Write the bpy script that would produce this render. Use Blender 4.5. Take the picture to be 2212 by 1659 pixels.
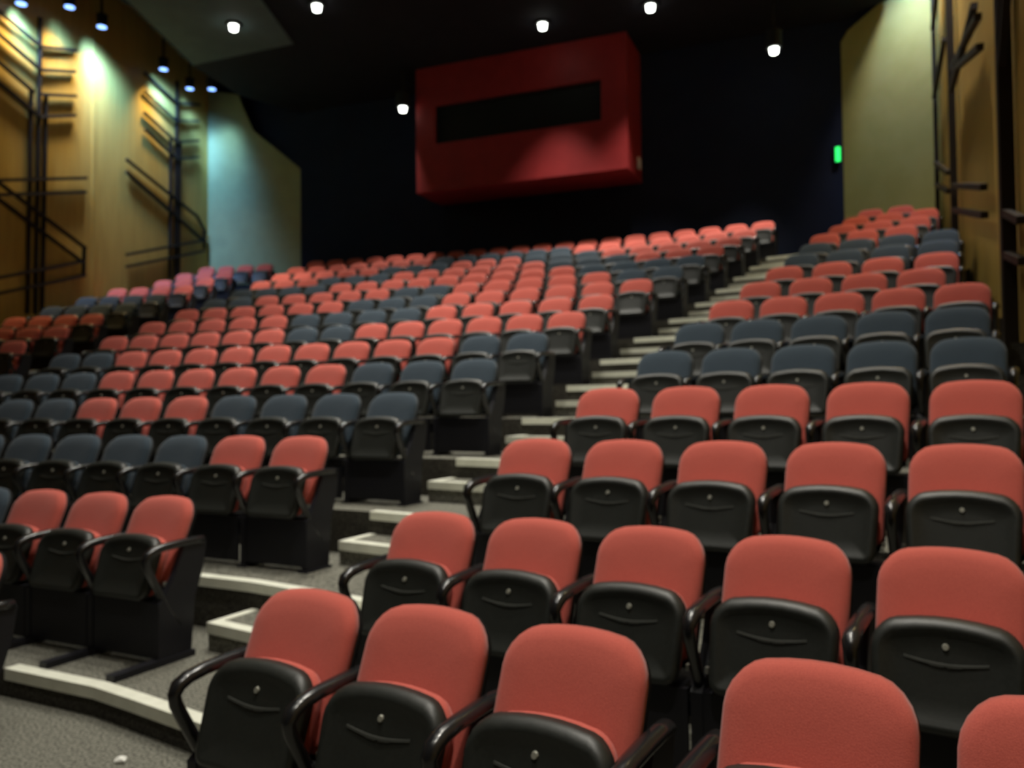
import bpy, bmesh, math, random
from mathutils import Matrix, Vector
random.seed(7)
S = bpy.context.scene
for o in list(bpy.data.objects): bpy.data.objects.remove(o)
C = S.collection

# ------------------------------------------------------------------ camera
F_PX, PITCH, ROLL, EYE = 1771.76, .0263, -.0108, 1.5276
cd = bpy.data.cameras.new('camera'); cam = bpy.data.objects.new('camera', cd); C.objects.link(cam)
cd.sensor_width = 36.0; cd.lens = 36.0 * F_PX / 2212.0
fw = Vector((0, math.cos(PITCH), math.sin(PITCH))); up0 = Vector((0, -math.sin(PITCH), math.cos(PITCH))); r0 = Vector((1, 0, 0))
rt = math.cos(ROLL) * r0 + math.sin(ROLL) * up0; up = -math.sin(ROLL) * r0 + math.cos(ROLL) * up0
AX = math.radians(21.85)               # the camera is turned this far from the hall's long axis
M = Matrix.Rotation(AX, 4, 'Z') @ Matrix((rt, up, -fw)).transposed().to_4x4(); M.translation = (0, 0, EYE)
cam.matrix_world = M
cd.clip_start = .05; cd.clip_end = 200
cd.dof.use_dof = True; cd.dof.focus_distance = 1.1; cd.dof.aperture_fstop = 4.2   # the snapshot is softly out of focus
S.camera = cam

# ------------------------------------------------------------------ world, exposure
w = bpy.data.worlds.new('world'); S.world = w; w.use_nodes = True
w.node_tree.nodes['Background'].inputs['Color'].default_value = (.55, .7, 1, 1)
w.node_tree.nodes['Background'].inputs['Strength'].default_value = .004
S.view_settings.view_transform = 'Standard'; S.view_settings.look = 'None'
S.view_settings.gamma = 1; S.view_settings.use_curve_mapping = False
S.view_settings.exposure = 0.0

# ------------------------------------------------------------------ house coordinates
# world x = u across the hall, world y = v from the stage to the back wall; the camera stands over the origin
def XY(u, v): return (u, v)
def W3(u, v, z): return Vector((u, v, z))
AXD = 21.85
ACX, ACY = -6.3927, -32.0395            # centre of the seating arcs
R0, DR = 34.8539, 1.0519                # radius of row 0 and row spacing
def Rr(r): return R0 + r * DR
def zr(r): return 0. if r <= 0 else .1467 + (r - 1) * .3128 + (r - 1) * (r - 2) / 2 * .0015
def arc(R, a): a = math.radians(a - AXD); return (ACX + R * math.sin(a), ACY + R * math.cos(a))
def to_uv(x, y): return (x, y)
LW = [(-10.2, -7), (-13.2, 3.1), (-14.6, 10.5), (-15.10, 13.13), (-15.95, 17.6)]      # left wall line (u, v)
RW = [(1.05, -7), (1.45, 6), (1.62, 9.5), (1.85, 17.3)]                                # right wall line
def wall_u(line, v):
    for (u0, v0), (u1, v1) in zip(line, line[1:]):
        if v <= v1: break
    return u0 + (u1 - u0) * (v - v0) / (v1 - v0)
BV = 18.2                               # back wall
CL, CR = (-13.35, BV), (.14, BV)        # where the dark back wall meets the pale panels

# ------------------------------------------------------------------ materials
def mat(name, col, rough=.7, col2=None, scale=40., bump=0., bscale=None, spec=.3, metal=0., stretch=None, detail=4, emis=None, estr=0., sheen=0., lo=.35, hi=.65):
    m = bpy.data.materials.new(name); m.use_nodes = True; nt = m.node_tree; b = nt.nodes['Principled BSDF']
    b.inputs['Base Color'].default_value = (*col, 1); b.inputs['Roughness'].default_value = rough
    b.inputs['Specular IOR Level'].default_value = spec; b.inputs['Metallic'].default_value = metal
    if sheen: b.inputs['Sheen Weight'].default_value = sheen
    if emis: b.inputs['Emission Color'].default_value = (*emis, 1); b.inputs['Emission Strength'].default_value = estr
    tc = nt.nodes.new('ShaderNodeTexCoord'); mp = nt.nodes.new('ShaderNodeMapping')
    if stretch: mp.inputs['Scale'].default_value = stretch
    nt.links.new(tc.outputs['Object'], mp.inputs['Vector'])
    if col2:
        n = nt.nodes.new('ShaderNodeTexNoise'); n.inputs['Scale'].default_value = scale; n.inputs['Detail'].default_value = detail
        rmp = nt.nodes.new('ShaderNodeValToRGB'); rmp.color_ramp.elements[0].position = lo; rmp.color_ramp.elements[1].position = hi
        rmp.color_ramp.elements[0].color = (*col, 1); rmp.color_ramp.elements[1].color = (*col2, 1)
        nt.links.new(mp.outputs[0], n.inputs['Vector']); nt.links.new(n.outputs['Fac'], rmp.inputs['Fac']); nt.links.new(rmp.outputs['Color'], b.inputs['Base Color'])
    if bump:
        n2 = nt.nodes.new('ShaderNodeTexNoise'); n2.inputs['Scale'].default_value = bscale or scale; n2.inputs['Detail'].default_value = 2
        bp = nt.nodes.new('ShaderNodeBump'); bp.inputs['Strength'].default_value = bump; bp.inputs['Distance'].default_value = .01
        nt.links.new(mp.outputs[0], n2.inputs['Vector']); nt.links.new(n2.outputs['Fac'], bp.inputs['Height']); nt.links.new(bp.outputs['Normal'], b.inputs['Normal'])
    return m
MT = {
 'red':    mat('red_fabric', (.50, .10, .078), .9, (.58, .122, .092), 260, .25, 420, spec=.15, sheen=.2),
 'blue':   mat('blue_fabric', (.037, .055, .076), .9, (.050, .072, .094), 260, .25, 420, spec=.15, sheen=.15),
 'black':  mat('black_plastic', (.015, .017, .0145), .45, (.020, .022, .019), 90, .05, 200, spec=.5),
 'gloss':  mat('glossy_black_arm', (.012, .012, .013), .22, spec=.6),
 'steel':  mat('dark_steel', (.012, .012, .016), .5, metal=0.),
 'plate':  mat('number_plate', (.42, .42, .36), .4, metal=.5),
 'emblem': mat('grey_emblem', (.055, .058, .052), .5),
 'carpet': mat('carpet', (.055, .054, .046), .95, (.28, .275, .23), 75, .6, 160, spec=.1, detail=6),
 'riser_shade':  mat('shaded_flecked_riser', (.022, .020, .017), .9, (.085, .080, .066), 75, .4, 160, spec=.15),  # dark riser finish with the shade of overhead light put into its colour
 'matte':  mat('matte_black_shell', (.008, .008, .008), .75, spec=.15),
 'nose':   mat('cream_nosing', (.80, .81, .70), .55, (.72, .73, .62), 12, spec=.4),
 'wood':   mat('ochre_wood', (.50, .33, .075), .55, (.57, .385, .092), 3.0, .05, 20, stretch=(3, 3, .35), spec=.3),
 'pale':   mat('pale_plaster', (.40, .385, .12), .75, (.44, .425, .145), 2.5, .04, 60),
 'paleL':  mat('grey_green_plaster', (.31, .32, .16), .75, (.35, .36, .18), 2.5, .04, 60),
 'navy':   mat('navy_back_wall', (.008, .013, .034), .9, (.010, .016, .040), 2, .05, 80),
 'booth':  mat('red_booth_paint', (.27, .018, .020), .55, (.31, .022, .024), 3, .02, 40),
 'glass':  mat('dark_glass', (.012, .014, .014), .55, spec=.15),
 'ceil':   mat('black_ceiling', (.008, .008, .013), .9, (.011, .011, .017), 3),
 'bay':    mat('spill_lit_ceiling_bay', (.09, .13, .13), .85, (.105, .15, .15), 2),  # lightened: the wall-wash spill on the bay is put into its colour
 'bar':    mat('dark_iron_bar', (.016, .011, .008), .6, spec=.3),
 'can':    mat('black_lamp_can', (.012, .012, .013), .5),
 'lamp':   mat('lit_lamp', (1, 1, 1), .5, emis=(.95, 1, .90), estr=9),
 'lens':   mat('blue_lamp_lens', (.3, .45, 1), .4, emis=(.22, .42, 1), estr=3.2),
 'exit':   mat('green_exit_face', (.05, .8, .2), .4, emis=(.03, 1, .16), estr=1.6),
 'slot':   mat('lit_slot', (1, 1, 1), .5, emis=(1, .95, .75), estr=4),
 'paper':  mat('white_paper', (.85, .85, .8), .8),
 'stage':  mat('black_stage_drape', (.012, .012, .012), .95),
}

# ------------------------------------------------------------------ helpers
def link(name, me, m, parent=None, smooth=False):
    if not me.materials: me.materials.append(MT[m])
    if smooth:
        for p in me.polygons: p.use_smooth = True
    o = bpy.data.objects.new(name, me); C.objects.link(o)
    if parent is not None: o.parent = parent
    return o
def to_mesh(name, bm):
    bmesh.ops.recalc_face_normals(bm, faces=bm.faces); me = bpy.data.meshes.new(name); bm.to_mesh(me); bm.free(); return me
def empty(name, loc, rz=0.):
    o = bpy.data.objects.new(name, None); C.objects.link(o); o.location = loc; o.rotation_euler = (0, 0, rz); o.empty_display_size = .1; return o
def tag(o, label, cat, group=None):
    o['label'] = label; o['category'] = cat
    if group: o['group'] = group
    return o
def struct(o, label=None):
    o['kind'] = 'structure'
    if label: o['label'] = label
    return o
def prism(bm, pts, z0, z1):
    lo = [bm.verts.new((x, y, z0)) for x, y in pts]; hi = [bm.verts.new((x, y, z1)) for x, y in pts]; n = len(pts)
    bm.faces.new(lo[::-1]); bm.faces.new(hi)
    for i in range(n): bm.faces.new((lo[i], lo[(i + 1) % n], hi[(i + 1) % n], hi[i]))
def box(bm, x0, x1, y0, y1, z0, z1): prism(bm, [(x0, y0), (x1, y0), (x1, y1), (x0, y1)], z0, z1)
def loft(bm, rings, cap=True):
    vs = [[bm.verts.new(p) for p in r] for r in rings]; n = len(vs[0])
    for a, b in zip(vs, vs[1:]):
        for i in range(n): bm.faces.new((a[i], a[(i + 1) % n], b[(i + 1) % n], b[i]))
    if cap: bm.faces.new(vs[0][::-1]); bm.faces.new(vs[-1])
def tube(bm, path, rx, rz, n=8):
    """rounded bar through points that lie in one y-z plane; rx = half width in x"""
    rings = []
    for i, p in enumerate(path):
        a = Vector(path[max(i - 1, 0)]); b = Vector(path[min(i + 1, len(path) - 1)]); t = (b - a).normalized(); nn = t.cross(Vector((1, 0, 0)))
        rings.append([Vector(p) + Vector((1, 0, 0)) * rx * math.cos(k * 2 * math.pi / n) + nn * rz * math.sin(k * 2 * math.pi / n) for k in range(n)])
    loft(bm, rings)
def bar3(bm, a, b, hw, hd, nrm):
    """square bar from a to b, half width hw in the wall plane, half depth hd along nrm"""
    t = (b - a).normalized(); s = t.cross(nrm).normalized(); a = a - t * hw; b = b + t * hw
    ring = lambda p: [p + s * hw + nrm * hd, p - s * hw + nrm * hd, p - s * hw - nrm * hd, p + s * hw - nrm * hd]
    loft(bm, [ring(a), ring(b)])

# ------------------------------------------------------------------ tiers of the floor
def edge(k): return R0 + (k - .66) * DR
def hit(line, R):
    lo, hi = (0., 21.85) if line is LW else (45., 21.85)
    for _ in range(40):
        m = (lo + hi) / 2; u, v = to_uv(*arc(R, m)); inside = u > wall_u(line, v) if line is LW else u < wall_u(line, v)
        if inside: hi = m
        else: lo = m
    return hi
CEDGE = [26.05, 26.18, 26.37, 26.45, 26.70, 26.75, 26.74, 26.69, 26.94, 27.12, 27.21, 27.28, 27.37, 27.45, 27.64]
REDGE = [29.48, 29.18, 29.19, 29.235, 29.33, 29.30, 29.34, 29.43, 29.515, 29.55, 29.57, 29.54, 29.70, 29.80, 29.955]
CLEFT = [18.2, 17.95, 17.7, 17.5, 17.3, 17.1, 17.08, 16.77, 16.52, 16.23, 16.04, 15.75, 15.54, 15.27, 15.2]
LEDGE = [16.5, 16.1, 15.8, 15.45, 15.1, 14.8, 14.51, 14.23, 13.92, 13.7, 13.55, 13.42, 13.2, 13.0, 13.55]
def deg(m, R): return math.degrees(m / R)
def eoff(a): return -.075 * min(max(a - 26.6, 0), 2.2)     # beyond the aisle's middle the step edges swing towards the stage
def sector(bm, Ra, Rb, a0, a1, z0, z1, n=24, b0=None, b1=None):
    b0 = a0 if b0 is None else b0; b1 = a1 if b1 is None else b1
    def angles(p, q):
        l = [p + (q - p) * i / n for i in range(n + 1)]
        for m in (26.6, 28.8):
            if p + .05 < m < q - .05 and min(abs(m - x) for x in l) > .02: l.append(m)
        return sorted(l)
    pts = [arc(Ra + eoff(a), a) for a in angles(a0, a1)] + [arc(Rb + eoff(a), a) for a in reversed(angles(b0, b1))]
    prism(bm, pts, z0, z1)
def nosing(parent, R, a0, a1, z, n=2, side=None):
    """cream strip wrapped over a step edge; side = (angle, R end) adds a strip along that flank"""
    bm = bmesh.new(); sector(bm, R - .012, R + .07, a0, a1, z - .055, z + .006, n)
    if side: sector(bm, R + .07, side[1], side[0], side[0] + deg(.055, R), z - .02, z + .006, 1)
    link('step_nosing', to_mesh('step_nosing', bm), 'nose', parent)
bm = bmesh.new()
pts = [XY(wall_u(LW, v), v) for v in (-7, 3.1, 5)] + [arc(edge(1) + .3, a) for a in (15, 20, 25, 30)] + [XY(wall_u(RW, 3.6), 3.6), XY(1.05, -7)]
prism(bm, pts, -.25, 0); struct(link('floor', to_mesh('floor', bm), 'carpet'), 'grey flecked carpet floor in front of the first tier')
NT = 15
for k in range(1, NT):
    Ra = edge(k); Rb = edge(k + 1) if k < NT - 1 else 50.15
    bm = bmesh.new()
    sector(bm, Ra, Rb, hit(LW, Ra), hit(RW, Ra), zr(k) - .42, zr(k), 28, hit(LW, Rb), hit(RW, Rb))
    me = to_mesh('floor_tier', bm); me.materials.append(MT['carpet']); me.materials.append(MT['riser_shade'])
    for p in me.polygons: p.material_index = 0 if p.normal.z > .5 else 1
    t = struct(link('floor', me, 'carpet'))
    aR = (REDGE[k - 1] + REDGE[k]) / 2 - deg(.30, Ra); aL = (CEDGE[k - 1] + CEDGE[k]) / 2 + deg(.27, Ra)
    nosing(t, Ra, (25.45 if k == 1 else 25.85) if k < 3 else max(26.62, aL), aR, zr(k), 2)
    nosing(t, Ra, (LEDGE[k - 1] + LEDGE[k]) / 2 + deg(.35, Ra), (CLEFT[k - 1] + CLEFT[k]) / 2 - deg(.33, Ra), zr(k), 2)
    if k > 1:                                       # half step in each aisle
        for (s0, s1) in ((max(26.6, CEDGE[k - 1] + deg(.30, Ra)), REDGE[k - 1] - deg(.31, Ra)), (LEDGE[k - 1] + deg(.35, Ra), CLEFT[k - 1] - deg(.34, Ra))):
            Rh = R0 + (k - 1.0) * DR; zm = (zr(k) + zr(k - 1)) / 2
            bm = bmesh.new(); sector(bm, Rh, Ra - .002, s0, s1, zr(k - 1), zm, 3)
            h = struct(link('aisle_step', to_mesh('aisle_step', bm), 'carpet'))
            nosing(h, Rh, s0, s1, zm, 2, (s0, Ra - .014))

# ------------------------------------------------------------------ walls
ZT = 11.4
def wall_piece(name, p, q, m, z0, z1, out, label=None):
    """vertical slab between house points p and q, .2 thick to the outside"""
    a = Vector(XY(*p)); b = Vector(XY(*q)); d = (b - a).normalized(); n = Vector((d.y, -d.x)) * out * .2
    bm = bmesh.new(); prism(bm, [a[:], b[:], (b + n)[:], (a + n)[:]], z0, z1); return struct(link(name, to_mesh(name, bm), m), label)
for (p, q) in zip(LW, LW[1:]): wall_piece('wall_left', p, q, 'wood', -.3, ZT, -1)
for (p, q) in zip(RW, RW[1:]): wall_piece('wall_right', p, q, 'wood', -.3, ZT, 1)
for v in (10.5, 13.13):                                   # shallow reveals between the wood panels
    a = W3(wall_u(LW, v) + .012, v, 6); bm = bmesh.new(); bar3(bm, a - Vector((0, 0, 5)), a + Vector((0, 0, 5)), .018, .012, Vector((*XY(1, 0), 0)))
    struct(link('trim_1', to_mesh('trim', bm), 'wood'))
wall_piece('wall_back', (CL[0] - 3, BV + .01), (CR[0] + 2.2, BV + .01), 'navy', 0, ZT, -1, 'dark navy back wall behind the red booth')
def panel(name, p, q, prof, m, out, label):
    """pale rear panel from p to q; prof = [(fraction, top z)]"""
    a = Vector(XY(*p)); b = Vector(XY(*q)); d = (b - a).normalized(); n = Vector((d.y, -d.x)) * out * .08
    bm = bmesh.new(); fr = []; bk = []
    for s, z in [(0, 3.9)] + prof + [(1, 3.9)]:
        x = a + (b - a) * s; fr.append(bm.verts.new((x.x, x.y, z))); x = x + n; bk.append(bm.verts.new((x.x, x.y, z)))
    k = len(fr); bm.faces.new(fr); bm.faces.new(bk[::-1])
    for i in range(k): bm.faces.new((fr[i], fr[(i + 1) % k], bk[(i + 1) % k], bk[i]))
    return struct(link(name, to_mesh(name, bm), m), label)
panel('wall_left', LW[-1], CL, [(0, 10.6), (.02, 10.25), (.33, 10.08), (.485, 9.09), (1, 7.94)], 'paleL', -1, 'pale grey green plaster panel in the rear corner')
panel('wall_right', RW[-1], CR, [(0, 10.6), (.3, 9.75), (.92, 9.19), (1, 9.0)], 'pale', 1, 'pale olive plaster panel behind the rear side seats')
wall_piece('wall_front', (-10.2, -7), (1.05, -7), 'stage', -.3, ZT, 1, 'black drapes across the stage side')

# ------------------------------------------------------------------ ceilings
CZ = 9.45
bm = bmesh.new(); prism(bm, [XY(*p) for p in [(-10.9, -7), (-12.87, 12.13), (-13.78, 14.69), (-13.98, 16.51), (-13.34, BV), (.28, BV), (1.0, 17.6), (.6, -7)]], CZ, CZ + .25)
ceil = struct(link('ceiling', to_mesh('ceiling', bm), 'ceil'), 'black suspended ceiling over the seating')
bm = bmesh.new(); prism(bm, [XY(*p) for p in [(-17, -7.2), (-17, 18.5), (3, 18.5), (3, -7.2)]], ZT, ZT + .2)
struct(link('ceiling', to_mesh('ceiling_upper', bm), 'ceil'), 'black upper ceiling above the wall slots')
bm = bmesh.new(); prism(bm, [XY(*p) for p in [(-12.75, 12.1), (-13.66, 14.6), (-10.88, 14.6), (-9.6, 10.8), (-12.3, 10.8)]], CZ - .03, CZ)
link('ceiling_bay', to_mesh('ceiling_bay', bm), 'bay', ceil)

# ------------------------------------------------------------------ projection booth
BU0, BU1, BV0, BZ0, BZ1 = -9.13, -4.08, 16.9, 6.52, CZ
WU0, WU1, WZ0, WZ1 = -8.63, -4.65, 7.62, 8.51
booth = empty('projection_booth', (*XY((BU0 + BU1) / 2, BV0), BZ0))
tag(booth, 'red projection booth with a long dark window hung on the back wall', 'booth')
o_u = (BU0 + BU1) / 2
bm = bmesh.new()
dep = BV - BV0 - .01
lx0, lx1, a0, a1 = BU0 - o_u, BU1 - o_u, WU0 - o_u, WU1 - o_u; h, w0, w1 = BZ1 - BZ0 - .01, WZ0 - BZ0, WZ1 - BZ0
for (x0, x1, z0, z1) in ((lx0, a0, 0, h), (a1, lx1, 0, h), (a0, a1, 0, w0), (a0, a1, w1, h)): box(bm, x0, x1, 0, .18, z0, z1)
box(bm, lx0, lx1, .18, dep, 0, .12); box(bm, lx0, lx1, .18, dep, h - .1, h); box(bm, lx0, lx0 + .12, .18, dep, .12, h - .1); box(bm, lx1 - .12, lx1, .18, dep, .12, h - .1)
link('body', to_mesh('body', bm), 'booth', booth)
bm = bmesh.new(); box(bm, a0, a1, .10, .12, w0, w1); pane = link('window_pane', to_mesh('window_pane', bm), 'glass', booth)
bm = bmesh.new()
for (x0, x1, z0, z1) in ((a0, a1, w0, w0 + .03), (a0, a1, w1 - .03, w1), (a0, a0 + .03, w0, w1), (a1 - .03, a1, w0, w1)): box(bm, x0, x1, .06, .10, z0, z1)
link('window_frame', to_mesh('window_frame', bm), 'can', booth)
bm = bmesh.new(); box(bm, lx1, lx1 + .035, .87, 1.07, .24, .48); box(bm, lx1 + .035, lx1 + .05, .92, 1.02, .29, .43)
tag(link('wall_fitting', to_mesh('wall_fitting', bm), 'paper'), 'small pale box fitting on the side of the red booth', 'fitting')
fit = bpy.data.objects['wall_fitting']; fit.location = booth.location; fit.rotation_euler = booth.rotation_euler

# ------------------------------------------------------------------ lamps
def cyl(bm, r0, r1, z0, z1, n=20, x=0, y=0):
    ring = lambda r, z: [Vector((x + r * math.cos(i * 2 * math.pi / n), y + r * math.sin(i * 2 * math.pi / n), z)) for i in range(n)]
    loft(bm, [ring(r0, z0), ring(r1, z1)])
def ring_mesh(ri, ro, z0, z1, n=20):
    bm = bmesh.new(); R = lambda r, z: [bm.verts.new((r * math.cos(i * 2 * math.pi / n), r * math.sin(i * 2 * math.pi / n), z)) for i in range(n)]
    a, b, c, d = R(ri, z0), R(ro, z0), R(ro, z1), R(ri, z1)
    for p, q in ((a, b), (b, c), (c, d), (d, a)):
        for i in range(n): bm.faces.new((p[i], p[(i + 1) % n], q[(i + 1) % n], q[i]))
    return to_mesh('ring', bm)
def spot(name, loc, target, power, size, blend, col, rad=.08):
    ld = bpy.data.lights.new(name, 'SPOT'); ld.energy = power; ld.spot_size = math.radians(size); ld.spot_blend = blend; ld.color = col; ld.shadow_soft_size = rad
    o = bpy.data.objects.new(name, ld); C.objects.link(o); o.location = loc
    o.rotation_euler = (Vector(target) - Vector(loc)).to_track_quat('-Z', 'Y').to_euler(); return o
WARM = (1, .95, .84)
rm = ring_mesh(.10, .15, -.05, 0); bm = bmesh.new(); cyl(bm, .075, .09, -.14, -.01); dm = to_mesh('lamp_disc', bm); bm = bmesh.new(); cyl(bm, .16, .16, 0, .3); cm = to_mesh('can', bm); bm = bmesh.new(); cyl(bm, .018, .018, .3, .85); sm = to_mesh('stem', bm)
DOWN = [  # u, v, z, power, label, aim (u, v), cone
 (-11.41, 13.33, CZ - .03, 1700, 'lit downlight in the spill-lit ceiling bay', (-11.9, 14.9), 44),
 (-9.39, 13.35, CZ, 900, 'lit downlight in the black ceiling next to the spill-lit bay', (-9.0, 13.6), 60),
 (-5.58, 15.83, CZ, 1250, 'lit ceiling downlight in front of the red booth', (-5.6, 15.5), 74),
 (-3.35, 15.93, CZ, 1350, 'lit ceiling downlight off the corner of the red booth', (-3.9, 15.6), 76),
 (-9.42, 16.79, 8.6, 700, 'lit hanging downlight beside the window end of the red booth', (-9.6, 16.2), 54),
 (-1.10, 16.91, 8.6, 1100, 'lit hanging downlight between the red booth and the pale panel', (-2.0, 16.6), 62),
]
FRONT = [(u, v, CZ, p, 'downlight in the black ceiling over the front rows') for u, v, p in (
    (-7.9, 11.4, 850), (-4.8, 11.4, 1100), (-1.6, 11.4, 450), (-7.6, 8.6, 700), (-5.0, 8.6, 1100), (-1.6, 8.6, 350),
    (-7.0, 5.6, 320), (-4.4, 6.8, 1150), (-1.4, 5.2, 950), (-4.2, 2.8, 180), (-1.0, 2.8, 1250), (-3.2, -.4, 120), (-.2, -.4, 950))]
for i, (u, v, z, pw, lab, aim, cone) in enumerate(DOWN + [f + ((f[0], f[1]), 84) for f in FRONT]):
    t = empty('downlight', W3(u, v, z)); tag(t, lab, 'lamp', 'ceiling downlights over the seating')
    link('trim_ring', rm, 'can', t); link('lamp_disc', dm, 'lamp', t)
    if z < 9: link('housing', cm, 'can', t); link('stem', sm, 'can', t)
    spot('downlight_beam', W3(u, v, z - .16), W3(*aim, zr(12) + .5) if i < 6 else W3(*aim, 0), pw, cone, 1., WARM)
# wall washers in the slot above the side walls
bm = bmesh.new(); cyl(bm, .10, .12, 0, .26); wc = to_mesh('washer_can', bm); bm = bmesh.new(); cyl(bm, .095, .095, -.012, 0); wl = to_mesh('washer_lens', bm); bm = bmesh.new(); box(bm, -.02, .02, -.02, .02, .26, 1.2); ws = to_mesh('washer_stem', bm)
COOL = (.16, .44, 1)
def washer(p, q, pw, lab, grp, size=70, fill=None, fp=0, col=None):
    """narrow cool beam on the wall, and in some fittings a warm flood added to brighten the lower wall, no such lamp there"""
    p = Vector(p); t = empty('wall_washer', p); tag(t, lab, 'lamp', grp); link('can', wc, 'can', t); link('lens', wl, 'lens', t); link('stem', ws, 'can', t)
    spot('washer_beam', p - Vector((0, 0, .03)), q, pw, size, 1., col or COOL, .22)
    if fill: spot('added_wall_fill', p - Vector((0, 0, .03)), fill, fp, 96, 1., (1, .74, .34), .12)  # added warm spot that lifts the lower wall, not a lamp of the hall
G1, G2 = 'wall washers along the wood wall', 'wall washers along the far wood wall'
washer((-14.47, 10.96, 9.35), (-14.78, 11.5, 8.4), 1100, 'blue lensed wall washer nearest the stage', G1, 80, (-14.5, 10.5, 4), 450)
washer((-14.44, 12.0, 9.75), (-15.0, 12.6, 8.3), 350, 'blue lensed wall washer above the first bar sculpture', G1, 80, (-14.8, 12.2, 4), 450)
washer((-14.57, 12.9, 9.75), (-15.23, 13.75, 8.2), 1500, 'blue lensed wall washer between the two bar sculptures', G1, 84, (-15.1, 13.4, 4), 380)
washer((-15.05, 15.11, 9.75), (-15.67, 16.05, 8.8), 900, 'blue lensed wall washer above the second bar sculpture', G1, 84, (-15.5, 15.4, 4.5), 360)
washer((-15.36, 16.30, 9.75), (-15.87, 17.15, 8.9), 600, 'blue lensed wall washer nearest the rear corner panel', G1, 46)
washer((-15.05, 16.75, 9.85), (-15.5, 17.72, 8.5), 260, 'blue lensed wall washer in front of the grey green panel', G1, 52, col=(.30, .62, .80))
for v, lab, fp in ((13.6, 'wall washer above the forked bar tree', 900), (9.9, 'wall washer above the thick bar trunk', 950)):
    washer((wall_u(RW, v) - .6, v, 10.2), (wall_u(RW, v), v, 8), 600, lab, G2, 80, (wall_u(RW, v), v, 4), fp)
washer((1.35, 16.6, 10.4), (1.55, 17.45, 8.6), 650, 'wall washer in front of the olive panel', G2, 76, (1.2, 17.6, 5), 420)

# ------------------------------------------------------------------ exit sign
t = empty('exit_sign', W3(.05, BV - .02, 6.48)); tag(t, 'small glowing green exit sign at the corner of the pale panel', 'sign')
bm = bmesh.new(); box(bm, -.07, .045, -.05, 0, 0, .33); link('housing', to_mesh('housing', bm), 'can', t)
bm = bmesh.new(); box(bm, -.06, .035, -.056, -.05, .015, .315); link('lit_face', to_mesh('lit_face', bm), 'exit', t)

# ------------------------------------------------------------------ bar sculptures on the side walls
def sculpture(name, label, bars, line, off, hw, base, group='bar sculptures'):
    nrm = Vector((*XY(1, 0), 0)) * (1 if line is LW else -1)
    P = lambda v, z: W3(wall_u(line, v), v, z) + nrm * off
    o0 = P(*base); t = empty(name, o0); tag(t, label, 'sculpture', group)
    for b in bars:
        k = b[4] if len(b) > 4 else hw; dp = .028 if line is LW else k; extra = .0 if abs(b[0] - b[2]) < .3 else .02
        bm = bmesh.new(); bar3(bm, P(b[0], b[1]) - o0 + nrm * extra, P(b[2], b[3]) - o0 + nrm * extra, k, dp, nrm)
        link('bar', to_mesh('bar', bm), 'bar', t)
sculpture('bar_sculpture', 'dark bar sculpture whose lower bars run beyond three tall uprights', [(11.37, 7.83, 11.31, 3.45), (11.6, 9.39, 11.51, 3.47), (11.76, 7.89, 11.68, 3.49), (11.63, 8.83, 12.57, 9.17), (11.63, 8.36, 12.52, 8.69), (11.61, 7.86, 12.55, 8.18), (11.61, 7.41, 12.53, 7.76), (10.03, 9.15, 11.61, 8.82), (10.04, 8.75, 11.58, 8.35), (10.04, 8.24, 11.4, 7.84), (10.04, 7.85, 11.54, 7.4), (10.06, 5.69, 12.87, 6.52), (10.06, 5.42, 12.85, 6.21), (10.06, 5.99, 12.85, 5.01), (10.06, 5.69, 12.74, 4.7), (12.85, 5.01, 12.83, 4.41), (10.07, 3.85, 12.77, 4.7), (10.08, 3.56, 12.83, 4.41)], LW, .045, .029, (11.5, 3.45))
sculpture('bar_sculpture', 'dark bar sculpture of zigzag bars nearest the grey green rear panel', [(15.88, 8.33, 15.85, 4.84), (16.15, 9.9, 16.06, 4.85), (16.27, 8.41, 16.21, 4.85), (16.15, 9.36, 17.1, 9.67), (16.15, 8.9, 17.05, 9.21), (16.06, 8.32, 17.05, 8.68), (16.15, 7.92, 17.05, 8.24), (14.86, 9.6, 16.11, 9.34), (14.86, 9.15, 16.11, 8.86), (14.83, 8.63, 16.06, 8.34), (14.87, 8.24, 16.06, 7.92), (14.2, 7.31, 17.01, 6.64), (17.01, 6.64, 17.37, 6.3), (17.37, 6.3, 17.37, 5.87), (14.2, 7.02, 17.37, 6.03), (14.21, 5.11, 17.18, 6.02), (14.21, 4.83, 17.33, 5.78)], LW, .045, .029, (16.06, 4.84))
sculpture('bar_sculpture', 'thin upright dark bar with short rungs by the olive panel', [(17.1, 9.6, 17.1, 4.5, .036), (17.0, 7.2, 14.75, 7.35), (17.0, 8.5, 15.9, 8.65), (17.0, 5.95, 14.6, 5.15), (17.0, 5.55, 14.6, 4.85)], RW, .10, .035, (17.1, 4.5))
sculpture('bar_sculpture', 'dark bar tree with forked branches on the wood wall', [(14.0, 8.4, 14.0, 3.75, .047), (13.76, 6.19, 12.47, 6.17), (12.47, 6.17, 10.89, 6.16), (13.4, 6.4, 11.3, 6.05), (11.3, 6.05, 10.57, 5.9), (13.2, 6.29, 10.46, 5.51), (13.8, 4.75, 10.46, 3.92), (13.8, 4.38, 10.44, 3.6)], RW, .10, .038, (14.0, 3.75))
sculpture('bar_sculpture', 'thick dark trunk bar with side branches on the wood wall', [(8.95, 9.0, 8.95, 2.0, .062), (8.93, 4.7, 8.3, 5.35), (8.93, 5.0, 8.5, 5.7), (8.9, 3.3, 8.0, 3.05), (8.9, 2.9, 8.0, 2.7)], RW, .09, .035, (8.95, 2.0))

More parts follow.
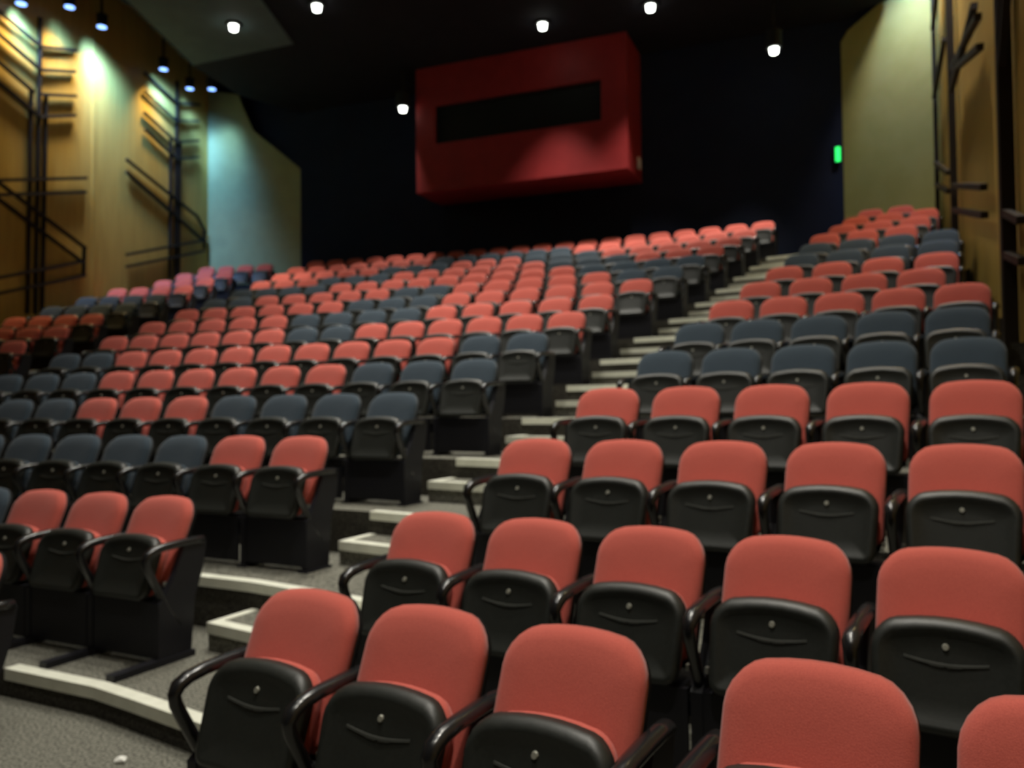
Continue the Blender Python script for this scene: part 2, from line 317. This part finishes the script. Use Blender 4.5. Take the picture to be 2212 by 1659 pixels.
# ------------------------------------------------------------------ seats
def rrect(hw_b, hw_t, z0, z1, rb, rt_, arch, n=5):
    """closed outline (x, z): rounded corners, arched top, from bottom-left anticlockwise seen from the front"""
    pts = []
    def corner(cx, cz, r, a0):
        for i in range(n + 1):
            a = math.radians(a0 + 90 * i / n); pts.append((cx + r * math.cos(a), cz + r * math.sin(a)))
    corner(-hw_b + rb, z0 + rb, rb, 180); corner(hw_b - rb, z0 + rb, rb, 270)
    corner(hw_t - rt_, z1 - rt_, rt_, 0)
    for s in (.6, .2, -.2, -.6): pts.append((s * (hw_t - rt_), z1))
    corner(-hw_t + rt_, z1 - rt_, rt_, 90)
    out = []
    for x, z in pts:
        f = max(0, (z - (z0 + z1) / 2) / ((z1 - z0) / 2)); out.append((x, z + arch * f * (1 - (x / hw_t) ** 2)))
    return out
def pad(hw_b, hw_t, z0, z1, rb, rt_, arch, rings, wrap, place):
    """rings = [(inset, depth)]; depth towards the sitter is negative; wrap bends the sides forward"""
    bm = bmesh.new(); vs = []
    for ins, d in rings:
        o = rrect(hw_b - ins, hw_t - ins, z0 + ins, z1 - ins, max(rb - ins, .012), max(rt_ - ins, .012), arch)
        vs.append([bm.verts.new(place(x, d - wrap * x * x, z)) for x, z in o])
    n = len(vs[0])
    for a, b in zip(vs, vs[1:]):
        for i in range(n): bm.faces.new((a[i], a[(i + 1) % n], b[(i + 1) % n], b[i]))
    for ring, d in ((vs[0], rings[0][1]), (vs[-1], rings[-1][1])):
        c = bm.verts.new(place(0, d, (z0 + z1) / 2))
        for i in range(n): bm.faces.new((ring[i], ring[(i + 1) % n], c))
    return bm
TB, ZTOP = math.tan(math.radians(22.5)), .87
def back_place(x, d, z): return (x, d - (ZTOP - z) * TB, z)
def smooth(me):
    for p in me.polygons: p.use_smooth = True
    return me
def put(me, m): me.materials.append(MT[m]); return me
cush = [(.03, .012), (0, .006), (0, -.022), (.010, -.040), (.030, -.050), (.075, -.056), (.13, -.057)]
PB = {}
for colr in ('red', 'blue'):
    PB['back_' + colr] = put(smooth(to_mesh('backrest', pad(.228, .228, .40, ZTOP - .030, .05, .09, .030, cush, .28, back_place))), colr)
PB['shell'] = put(smooth(to_mesh('back_shell', pad(.230, .229, .37, ZTOP - .036, .05, .095, .030, [(.04, .045), (.012, .040), (0, .028), (0, .008), (.02, .006)], .28, back_place))), 'matte')
# folded-up pan: leans like the back, rim at the top
PT = math.tan(math.radians(18)); PZ1 = .668
def pan_place(x, d, z): return (x, -.268 + d - (PZ1 - z) * PT, z)
PB['pan'] = put(smooth(to_mesh('seat_pan', pad(.212, .222, .345, PZ1 - .016, .05, .075, .028, [(.02, .045), (0, .040), (0, .012), (.006, -.004), (.020, -.013), (.032, -.012), (.045, -.004), (.10, -.003)], .20, pan_place))), 'black')
pc = [(.03, .105), (.012, .100), (.004, .085), (.004, .047), (.03, .046)]
for colr in ('red', 'blue'):
    PB['cush_' + colr] = put(smooth(to_mesh('seat_cushion', pad(.206, .214, .35, PZ1 - .022, .05, .075, .028, pc, .20, pan_place))), colr)
bm = bmesh.new()
for dx, dz, hw, hz in ((0, 0, .011, .011),):
    ring = lambda s, d: [Vector(pan_place(s * hw * math.cos(a * math.pi / 4), d, .600 + s * hz * math.sin(a * math.pi / 4))) for a in range(8)]
    loft(bm, [ring(1, -.002), ring(.8, -.010)])
PB['plate'] = put(to_mesh('number_plate', bm), 'plate')
bm = bmesh.new()                                        # thin wing-shaped emblem line under the plate
xs = [-.12 + .24 * i / 12 for i in range(13)]
ring = lambda x: [Vector(pan_place(x, d, .562 - .014 * math.cos(x / .12 * math.pi / 2) + s)) for d, s in ((-.002, -.0035), (-.009, -.0035), (-.009, .0035), (-.002, .0035))]
loft(bm, [ring(x) for x in xs])
for s in (-1, 1): loft(bm, [[Vector(pan_place(x, d, z)) for d, z in ((-.002, zz - .004), (-.008, zz - .004), (-.008, zz + .004), (-.002, zz + .004))] for x, zz in ((s * .006, .544), (s * .045, .547))])
PB['emblem'] = put(to_mesh('emblem', bm), 'emblem')
def arm_mesh(sx):
    bm = bmesh.new(); X = sx * .264
    path = [(-.02, .632), (-.08, .636), (-.18, .634), (-.29, .628), (-.355, .618), (-.392, .602), (-.408, .575), (-.402, .545), (-.38, .50), (-.32, .39), (-.25, .27), (-.19, .19)]
    rings = []; n = 10
    for i, (y, z) in enumerate(path):
        a = path[max(i - 1, 0)]; b = path[min(i + 1, len(path) - 1)]; t = Vector((0, b[0] - a[0], b[1] - a[1])).normalized(); nn = t.cross(Vector((1, 0, 0)))
        rx = .030 if i < 6 else .023; rz = .023
        rings.append([Vector((X, y, z)) + Vector((1, 0, 0)) * rx * math.cos(k * 2 * math.pi / n) + nn * rz * math.sin(k * 2 * math.pi / n) for k in range(n)])
    loft(bm, rings); return put(smooth(to_mesh('armrest', bm)), 'gloss')
def post_mesh(sx):
    bm = bmesh.new(); X = sx * .264
    ring = lambda z, y0, y1, hw: [Vector((X - hw, y0, z)), Vector((X + hw, y0, z)), Vector((X + hw, y1, z)), Vector((X - hw, y1, z))]
    loft(bm, [ring(0, -.34, -.12, .022), ring(.33, -.34, -.09, .022), ring(.37, -.29, -.07, .020), ring(.48, -.22, -.03, .018), ring(.625, -.16, -.005, .018)])
    box(bm, X - .035, X + .035, -.36, -.10, 0, .014)
    return put(to_mesh('leg', bm), 'steel')
def foot_mesh(sx):
    bm = bmesh.new(); X = sx * .264; prism(bm, [(X - .03, -.62), (X + .03, -.62), (X + .035, -.10), (X - .035, -.10)], 0, .035); return put(to_mesh('foot', bm), 'steel')
for n_, fn in (('arm', arm_mesh), ('post', post_mesh), ('foot', foot_mesh)):
    PB[n_ + '-1'] = fn(-1); PB[n_ + '1'] = fn(1)
bm = bmesh.new(); box(bm, -.242, .242, -.235, -.175, .20, .26); box(bm, -.19, .19, -.25, -.15, .262, .284); bm2 = bmesh.new()
for s_ in (-1, 1):
    for y_, z_ in ((-.30, .405), (-.255, .42)): box(bm2, s_ * .235 - .006, s_ * .235 + .006, y_ - .011, y_ + .011, z_ - .011, z_ + .011)
PB['hinge'] = put(to_mesh('hinge', bm2), 'plate')
PB['beam'] = put(to_mesh('beam', bm), 'steel')
bm = bmesh.new(); box(bm, -.242, .242, -.335, -.32, .035, .335); box(bm, -.242, .242, -.32, -.12, .32, .335); PB['base'] = put(to_mesh('underseat_shade', bm), 'steel')  # black sheet added where deep shade lies under the seat

ORD = ['first', 'second', 'third', 'fourth', 'fifth', 'sixth', 'seventh', 'eighth', 'ninth', 'tenth', 'eleventh', 'twelfth', 'thirteenth', 'fourteenth', 'fifteenth', 'sixteenth', 'seventeenth', 'eighteenth', 'nineteenth', 'twentieth', 'twenty-first', 'twenty-second']
def seat(row, a, colr, label, group, posts, feet=False):
    x, y = arc(Rr(row), a)
    t = empty('theater_seat', (x, y, zr(row) + .001), -math.radians(a - AXD)); tag(t, label, 'seat', group)
    def part(name, key, par=t): o = bpy.data.objects.new(name, PB[key]); C.objects.link(o); o.parent = par; return o
    part('backrest', 'back_' + colr); part('back_shell', 'shell')
    p = part('seat_pan', 'pan'); part('seat_cushion', 'cush_' + colr, p)
    if row < 10: part('number_plate', 'plate', p)
    if row < 6: part('emblem', 'emblem', p)
    part('beam', 'beam'); part('underseat_shade', 'base')
    if row < 4: part('hinge', 'hinge')
    for s in posts:
        part('armrest', 'arm%d' % s); g = part('leg', 'post%d' % s)
        if feet: part('foot', 'foot%d' % s, g)
    return t
RSTEP = [.87, .872, .862, .846, .788, .749, .730, .747, .749, .711, .690, .679, .664, .649, .60]
CSTEP = [.904, .874, .869, .844, .824, .784, .743, .763, .744, .726, .698, .678, .657, .641, .622]
CN = [2, 5, 7, 10, 12, 13, 14, 14, 15, 16, 17, 18, 19, 20, 21]
# seats upholstered in blue, counted from the stepped aisle (0 = on the aisle)
def rng(*ab): return {i for a, b in ab for i in range(a, b + 1)}
CBLUE = [set(), rng((3, 6)), rng((2, 9)), rng((0, 3), (7, 12)), rng((0, 2), (9, 14)), rng((0, 1), (11, 15)), rng((6, 7)), rng((5, 8)), rng((6, 8)), rng((0, 1), (7, 8), (14, 15)),
         rng((0, 3), (13, 16)), rng((3, 5), (12, 14)), rng((5, 7), (11, 13)), rng((7, 12)), set()]
RBLUE = {4, 5, 9, 10}; LBLUE = {4, 5, 9, 10}
LN = [0, 0, 0, 0, 0, 2, 3, 4, 4, 4, 4, 4, 3, 3, 4]
CW = {'red': 'red', 'blue': 'slate blue'}
for r in range(15):
    # side block next to the exit-sign wall
    ang = [29.48, 30.34, 31.21, 32.32, 33.20] if r == 0 else [REDGE[r] + i * RSTEP[r] for i in range(8)]
    ang = [a for a in ang if (lambda p: p[0] + (.30 if r < 14 else .22) < wall_u(RW, p[1]))(to_uv(*arc(Rr(r), a)))]
    ang = ang[:7 if r < 4 else 5]
    for i, a in enumerate(ang):
        c = 'blue' if r in RBLUE else 'red'; last = i == len(ang) - 1 or (r == 0 and i == 2)
        seat(r, a, c, f'{CW[c]} tip-up seat, {ORD[i]} from the stepped aisle, {ORD[r]} row, block below exit sign', 'seats in the block below the exit sign', (-1, 1) if last else (-1,))
    for i in range(CN[r]):
        c = 'blue' if i in CBLUE[r] else 'red'
        seat(r, CEDGE[r] - i * CSTEP[r], c, f'{CW[c]} tip-up seat, {ORD[i]} from the stepped aisle, {ORD[r]} row, block facing red booth side'.replace('block facing red booth side', 'block below red booth'), 'seats in the block below the red booth', (-1, 1) if i == 0 else (-1,), r < 2)
    for i in range(LN[r]):
        c = 'blue' if r in LBLUE else 'red'
        seat(r, LEDGE[r] - i * math.degrees(.55 / Rr(r)), c, f'{CW[c]} tip-up seat, {ORD[i]} from its aisle, {ORD[r]} row, block beside bar sculptures', 'seats in the block beside the bar sculptures', (-1, 1) if i == 0 else (-1,))

# ------------------------------------------------------------------ small step lights on the aisle ends
bm = bmesh.new(); box(bm, -.035, 0, -.05, .05, 0, .045); al = put(to_mesh('hood', bm), 'can'); bm = bmesh.new(); box(bm, -.030, -.004, -.042, .042, -.004, 0); af = put(to_mesh('lit_slot', bm), 'slot')
for k in range(1, 14):
    a = (REDGE[k] if k < 15 else 30) - deg(.30, Rr(k)); x, y = arc(Rr(k) - .16, a)
    t = empty('aisle_light', (x, y, zr(k) + .30), -math.radians(a - AXD)); tag(t, f'small hooded step light on the aisle end of the {ORD[k]} row', 'lamp', 'step lights on the aisle ends')
    o = bpy.data.objects.new('hood', al); C.objects.link(o); o.parent = t; o = bpy.data.objects.new('lit_slot', af); C.objects.link(o); o.parent = t
    spot('aisle_beam', (x - .02, y, zr(k) + .29), (x - .25, y + .45, zr(k) + .16), 12, 120, 1., (1, .95, .75), .02)

# ------------------------------------------------------------------ scrap of paper on the floor
bm = bmesh.new(); bmesh.ops.create_icosphere(bm, subdivisions=2, radius=.028)
for v in bm.verts:
    v.co *= random.uniform(.7, 1.1); v.co.z *= .6
    v.co.z = max(v.co.z, -.012)
o = link('paper_scrap', to_mesh('paper_scrap', bm), 'paper'); o.location = W3(-2.926, 2.70, .0125); tag(o, 'small crumpled white paper scrap on the dark front carpet', 'paper')
